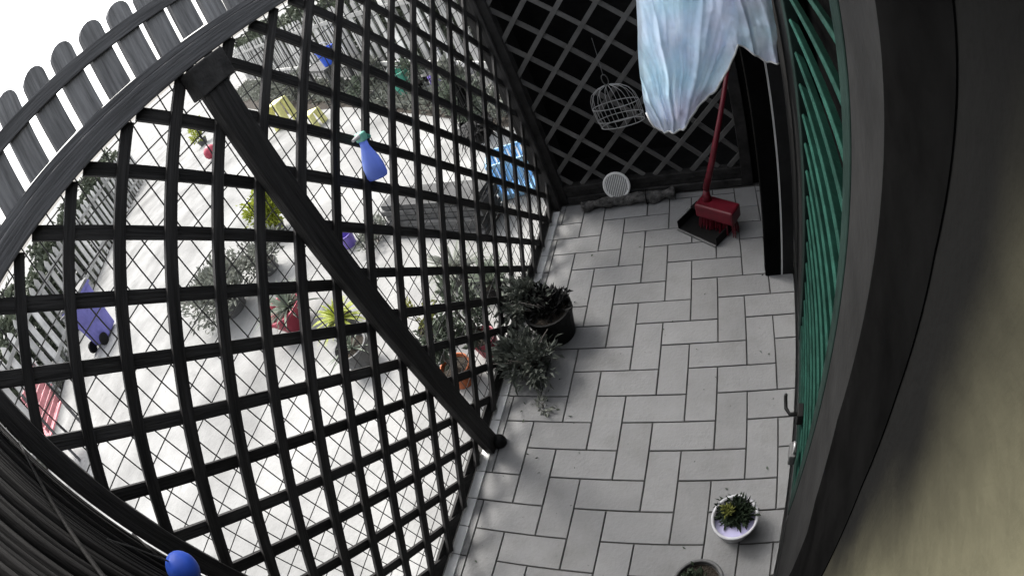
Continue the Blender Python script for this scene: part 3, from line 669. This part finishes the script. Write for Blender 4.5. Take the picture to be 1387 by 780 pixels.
plant('dark_plant', 'tall dark plant in a terracotta pot just outside the lattice', 'plant', (-2.45, 5.9, g), .62, .95, 'terracotta', 'leafyard', (.75, .75, 1.5), 420, .36)
plant('dark_plant', 'dark upright plant in a crimson pot just outside the lattice', 'plant', (-1.75, 7.3, g), .55, .9, 'crimson', 'leafyard', (.7, .7, 1.6), 420, .36)
dk = thing('spiky_plant', 'striped pale spiky plant behind the lattice above the olive plant', 'plant', (-4.2, 11.0, g)); pot(dk, (-4.2, 11.0, g), .7, 1.0, 'greypot')
blades((-4.2, 11.0, g + .9), 70, 2.2, .2, .7, 1.0).build('spiky_leaves', 'leafgrey', dk, org=(-4.2, 11, 1))
dk = thing('spiky_plant', 'dark spiky plant behind the lattice next to the black pot', 'plant', (-2.2, 10.2, g)); pot(dk, (-2.2, 10.2, g), .6, .9, 'blackp')
blades((-2.2, 10.2, g + .8), 60, 1.8, .18, .7, 1.0).build('spiky_leaves', 'leafyard', dk, org=(-2.2, 10.2, 1))
# light blue crate
def rect_crate(name, label, loc, dims, rotz, m, cat='crate', slats=7):
    t = thing(name, label, cat, loc); r_ = Matrix.Rotation(rotz, 3, 'Z'); L0 = V3(loc); dx, dy, dz = dims
    def P(x, y, z): return L0 + r_ @ Vector((x, y, z))
    MB().box(P(0, 0, .05), (dx, dy, .08), r_).build('base', m, t, org=P(0, 0, 0))
    for s_ in (-1, 1):
        for z in (.2, dz - .12):
            MB().box(P(0, s_ * dy / 2, z), (dx, .09, .2), r_).build('rim', m, t, org=P(0, s_ * dy / 2, z))
            MB().box(P(s_ * dx / 2, 0, z), (.09, dy - .1, .2), r_).build('rim', m, t, org=P(s_ * dx / 2, 0, z))
        for i in range(slats):
            x = -dx / 2 + dx * (i + .5) / slats
            MB().box(P(x, s_ * dy / 2, dz / 2), (dx / slats * .6, .07, dz - .1), r_).build('slat', m, t, org=P(x, s_ * dy / 2, 0))
            y = -dy / 2 + dy * (i + .5) / slats
            MB().box(P(s_ * dx / 2, y, dz / 2), (.07, dy / slats * .6, dz - .1), r_).build('slat', m, t, org=P(s_ * dx / 2, y, 0))
    return t
rect_crate('slatted_crate', 'light blue slatted plastic crate near the far fence corner', (-3.1, 18.1, g), (2.3, 1.7, 2.3), R(14), 'ltblue', slats=9)
# stack of boards
for i in range(6):
    o = MB().box((-6.9 + random.uniform(-.15, .15), 15.9 + random.uniform(-.1, .1), g + .18 + i * .36), (6.4 + random.uniform(-.5, .4), 2.3 - .12 * i, .30), Matrix.Rotation(R(-8 + random.uniform(-2, 2)), 3, 'Z')).build('board', 'board', org=(-6.6, 16.6, g + .03 + i * .36), bevel=.02)
    tag(o, ['grey board at the bottom of the pile', 'second grey board from the bottom of the pile', 'third grey board from the bottom of the pile', 'third grey board from the top of the pile', 'second grey board from the top of the pile', 'grey board on top of the pile'][i] + ' left of the blue crate', 'board', 'boards piled in the yard')
plant('weed_clump', 'scraggy dark weeds left of the grey board pile', 'plant', (-11.5, 15.2, g), 0, 0, 'greypot', 'leafgrey', (1.6, 1.6, .9), 260, .40, lift=.6)
# blue bin
tb = thing('wheeled_bin', 'faded blue wheeled bin with dark lid in front of the left picket fence', 'bin', (-48, 8.3, g))
rt_ = Matrix.Rotation(R(25), 3, 'Z')
def tp(x, y, z): return Vector((-48, 8.3, g)) + rt_ @ Vector((x, y, z))
def ring_(hx, hy, z, rr):
    out = []
    for cx, cy, a0_ in ((hx - rr, hy - rr, 0), (-hx + rr, hy - rr, 90), (-hx + rr, -hy + rr, 180), (hx - rr, -hy + rr, 270)):
        for k in range(5): a = R(a0_ + 22.5 * k); out.append(tp(cx + rr * math.cos(a), cy + rr * math.sin(a), z))
    return out
def loft(rings, cap0=True, cap1=True):
    mb = MB(); n = len(rings[0]); mb.add([p for r in rings for p in r], [(i * n + k, i * n + (k + 1) % n, (i + 1) * n + (k + 1) % n, (i + 1) * n + k) for i in range(len(rings) - 1) for k in range(n)])
    if cap0: mb.f.append(tuple(reversed(range(n))))
    if cap1: mb.f.append(tuple((len(rings) - 1) * n + k for k in range(n)))
    return mb
loft([ring_(1.45, 1.35, .25, .5), ring_(1.5, 1.4, .4, .5), ring_(1.9, 1.8, 5.6, .6), ring_(2.1, 2.0, 5.65, .6), ring_(2.1, 2.0, 5.95, .6)]).build('body', 'indigo', tb, org=tp(0, 0, .2), smooth=False)
loft([ring_(2.12, 2.02, 5.97, .6), ring_(2.0, 1.9, 6.25, .6), ring_(1.1, 1.0, 6.5, .5)]).build('lid', 'greypot', tb, org=tp(0, 0, 6))
for s_ in (-1, 1):
    MB().tube([tp(s_ * 1.25, -1.75, .65), tp(s_ * 1.6, -1.75, .65)], .65, 18).build('wheel', 'blackp', tb, org=tp(s_ * 1.4, -1.75, .6))
    MB().tube([tp(s_ * 1.5, -1.9, 5.5), tp(s_ * 1.5, -2.5, 5.8)], .1, 7).build('handle_bracket', 'greypot', tb, org=tp(s_ * 1.5, -2, 5.5))
MB().tube([tp(-1.7, -2.5, 5.8), tp(1.7, -2.5, 5.8)], .13, 8).build('handle', 'greypot', tb, org=tp(0, -2.5, 5.8), smooth=True)
# red slatted chair
ch = thing('slatted_chair', 'faded red slatted garden chair at the left edge of the yard', 'chair', (-38.5, -4.5, g))
rc = Matrix.Rotation(R(-60), 3, 'Z')
def hp(x, y, z): return Vector((-38.5, -4.5, g)) + rc @ Vector((x, y, z)) * 1.3
for i in range(6): MB().box(hp(0, -1.3 + i * .52, 2.8), (3.9, .55, .18), rc).build('seat_slat', 'pinkred', ch, org=hp(0, 0, 2.8))
rb2 = rc @ Matrix.Rotation(R(-14), 3, 'X')
for i in range(6): MB().box(hp(0, 1.55 + i * .13, 3.3 + i * .52), (3.9, .16, .55), rb2).build('back_slat', 'pinkred', ch, org=hp(0, 1.6, 3.3))
for sx in (-1, 1):
    MB().bar(hp(sx * 1.3, -1.3, 0), hp(sx * 1.3, -1.3, 2.72), .22, .22, rc @ Vector((1, 0, 0))).build('leg', 'stain_old', ch, org=hp(sx * 1.3, -1.3, 0))
    MB().bar(hp(sx * 1.3, 1.3, 0), hp(sx * 1.3, 2.35, 6.2), .22, .22, rc @ Vector((1, 0, 0))).build('leg', 'stain_old', ch, org=hp(sx * 1.3, 1.3, 0))
    MB().bar(hp(sx * 1.55, -1.4, 4.1), hp(sx * 1.55, 1.9, 4.1), .2, .14, (0, 0, 1)).build('armrest', 'pinkred', ch, org=hp(sx * 1.5, 0, 4))
    MB().bar(hp(sx * 1.5, -1.2, 2.8), hp(sx * 1.5, -1.2, 4.03), .16, .16, rc @ Vector((1, 0, 0))).build('armrest_post', 'stain_old', ch, org=hp(sx * 1.5, -1.2, 3))
# far side clutter
def stool(name, label, loc, w, h, m):
    t = thing(name, label, 'stool', loc); L0 = V3(loc)
    MB().box(L0 + Vector((0, 0, h - .12)), (w, w, .24)).build('seat', m, t, org=L0 + Vector((0, 0, h)), bevel=.06)
    for sx in (-1, 1):
        for sy in (-1, 1): MB().bar(L0 + Vector((sx * w * .45, sy * w * .45, 0)), L0 + Vector((sx * w * .36, sy * w * .36, h - .25)), w * .42, w * .2, (1, 0, 0)).build('leg', m, t, org=L0)
    return t
stool('plastic_stool', 'taller pale yellow plastic stool far across the yard', (-42, 43, g), 2.2, 3.6, 'yellow')
stool('plastic_stool', 'lower pale yellow plastic stool right of the taller one', (-32.5, 37.5, g), 1.8, 2.0, 'yellow')
plant('lemon_shrub', 'pale yellow-green shrub far off under the fence rail', 'shrub', (-78, 55, g), 1.1, 1.2, 'greypot', 'leafyel', (1.7, 1.7, 2.2), 360, .8)
o = MB().lathe([(1.2 * math.sin(math.pi * k / 10), 1.2 - 1.2 * math.cos(math.pi * k / 10)) for k in range(11)], (-61, 43.5, g), 18).build('ball', 'crimson', org=(-61, 43.5, g), smooth=True); tag(o, 'red ball lying far off on the yard', 'ball')
tbn = thing('work_table', 'dark low work table by the far picket fence', 'table', (-36, 48, g))
MB().box((-36, 48, g + 4.2), (9, 3.4, .35), Matrix.Rotation(R(-34), 3, 'Z')).build('table_top', 'board', tbn, org=(-36, 48, 4))
for sx in (-1, 1):
    for sy in (-1, 1):
        p = Vector((-36, 48, g)) + Matrix.Rotation(R(-34), 3, 'Z') @ Vector((sx * 4, sy * 1.4, 0)); MB().bar(p, p + Vector((0, 0, 4.0)), .35, .35, (1, 0, 0)).build('leg', 'board', tbn, org=p)
def bucket(name, label, loc, r, h, m, cat):
    t = thing(name, label, cat, loc); L0 = V3(loc)
    MB().lathe([(0, 0), (.75 * r, 0), (.95 * r, h * .95), (1.03 * r, h * .95), (1.03 * r, h), (.9 * r, h), (.72 * r, .1), (0, .1)], L0, 20).build('body', m, t, org=L0, smooth=False, bevel=.02)
    MB().tube([L0 + Vector((r * math.cos(a), 0, h + .7 * r * math.sin(a))) for a in [math.pi * k / 10 for k in range(11)]], .05, 5).build('handle', 'steel', t, org=L0)
bucket('bucket', 'blue bucket standing on the dark work table', (-33.4, 46.2, g + 4.39), 1.2, 2.2, 'bluep', 'bucket')
bucket('bucket', 'dull green bucket on the ground by the far picket fence', (-19.6, 37.6, g), 1.3, 2.8, 'greenp', 'bucket')
rect_crate('slatted_crate', 'purple slatted crate beside the far picket fence', (-13.8, 34.6, g), (2.3, 1.8, 2.2), R(-34), 'purple')
plant('dark_bush', 'dark bush in a black pot in front of the far fence', 'shrub', (-7.8, 24.8, g), 1.0, 1.5, 'blackp', 'leafyard', (1.3, 1.3, 1.7), 700, .5)
plant('dark_bush', 'black-green bush between the green bucket and purple crate', 'shrub', (-17.8, 37.0, g), .9, 1.2, 'blackp', 'leafyard', (1.2, 1.2, 1.6), 380, .5)
plant('dark_bush', 'low dark bush left of the green bucket', 'shrub', (-25.5, 39.0, g), .9, 1.0, 'greypot', 'leafyard', (1.9, 1.7, 1.3), 380, .5)
bucket('bucket', 'small purple-blue bucket behind the thick fence post', (-13.7, 15.3, g), .55, .9, 'purple', 'bucket')

# planting beds, ground cover and more shrubs along the boundary
def bed(pts, label):
    mb = MB(); mb.add([(x, y, g + .03) for x, y in pts], [tuple(range(len(pts)))]); return struct(mb.build('planting_bed', 'soil', org=(*pts[0], g)), label)
bed([(-112, 103), (-100, 82), (-46, 47.5), (-30, 40.5), (-6, 25.5), (-4, 30), (-8, 32)], 'dark soil bed along the far picket fence')
bed([(-46, -9), (-112, 57.5), (-109, 50), (-72, 13), (-44, -14)], 'dark soil bed along the left picket fence')
def cover(quad, n, name, label, hmax=1.4):
    mb = MB(); a, b, c, d = [Vector((*q, g)) for q in quad]
    for _ in range(n):
        x, y = random.random(), random.random(); p = (a * (1 - x) + b * x) * (1 - y) + (d * (1 - x) + c * x) * y
        h = hmax * (.3 + .7 * abs(math.sin(x * 43 + 3 * math.sin(y * 5))))
        mb.leaf(p + Vector((0, 0, random.random() * h)), (random.uniform(-1, 1), random.uniform(-1, 1), random.uniform(.1, 1)), random.uniform(.5, 1.2), .45)
    o = mb.build(name, 'leafgrey', org=a); o['kind'] = 'stuff'; tag(o, label, 'ground cover')
cover([(-105, 97), (-8, 31), (-6, 26), (-100, 84)], 3800, 'ground_cover', 'grey-green ground cover under the far picket fence', 1.0)
cover([(-112, 56), (-46, -9), (-44, -13), (-109, 51)], 4500, 'ground_cover', 'grey-green ground cover under the left picket fence', 1.6)
for i, (x, y, r, h, lb) in enumerate(((-27.0, 43.8, 1.6, 1.8, 'bushy dark shrub right of the dark work table'), (-47.5, 52.5, 2.6, 2.4, 'wide dark shrub left of the dark work table'), (-11.2, 31.0, 1.4, 2.2, 'tall dark shrub right of the purple crate'), (-62.0, 62.0, 3.0, 2.6, 'far dark shrub under the top of the thick post'))):
    plant('boundary_shrub', lb, 'shrub', (x, y, g), 0, .2, 'greypot', 'leafgrey', (r, r, h), 600, .75, group='shrubs along the far fence')

# hanging planter outside the far lattice panel
hp_ = thing('hanging_planter', 'black hanging planter with drooping leaves outside the far lattice panel', 'planter', (-1.35, 13.0, 5.6))
MB().lathe([(0, 0), (.35, .02), (.62, .25), (.75, .62), (.80, .68), (.72, .70), (0, .6)], (-1.35, 13.0, 5.6), 20).build('bowl', 'blackp', hp_, org=(-1.35, 13, 5.6), smooth=True)
for a in (0, 2.1, 4.2):
    MB().tube([(-1.35 + .75 * math.cos(a), 13.0 + .75 * math.sin(a), 6.26), (-1.35, 13.0, 8.0)], .03, 5).build('chain', 'blackp', hp_, org=(-1.35, 13, 7))
MB().b2((-1.47, 12.9, 7.2), (-1.23, 13.35, 8.4)).build('strap', 'blackp', hp_, org=(-1.35, 13, 8), bevel=.03)
blades((-1.35, 13.0, 6.25), 60, 1.3, .14, 1.2, .7).build('leaves', 'blackp', hp_, org=(-1.35, 13, 6.2))
MB().tube([(-1.35, 13.0, 8.3), (-.95, 13.2, 9.2)], .03, 5).build('hook', 'wire', hp_, org=(-1.35, 13, 8.3))
# leaf litter and grit on the paving
mb = MB()
for _ in range(70):
    if random.random() < .6: x, y = random.gauss(.9, .9), random.gauss(5.6, 2.0)
    else: x, y = random.uniform(0, 9), random.uniform(-2, 14.5)
    if x < -.1 or x > 9.0: continue
    mb.leaf(Vector((x, y, .035)), (random.uniform(-1, 1), random.uniform(-1, 1), random.uniform(-.02, .2)), random.uniform(.05, .17), .5, .08)
o = mb.build('leaf_litter', 'leafdk', org=(1, 5, 0)); o['kind'] = 'stuff'; tag(o, 'dry leaf bits scattered on the grey paving', 'leaf litter')
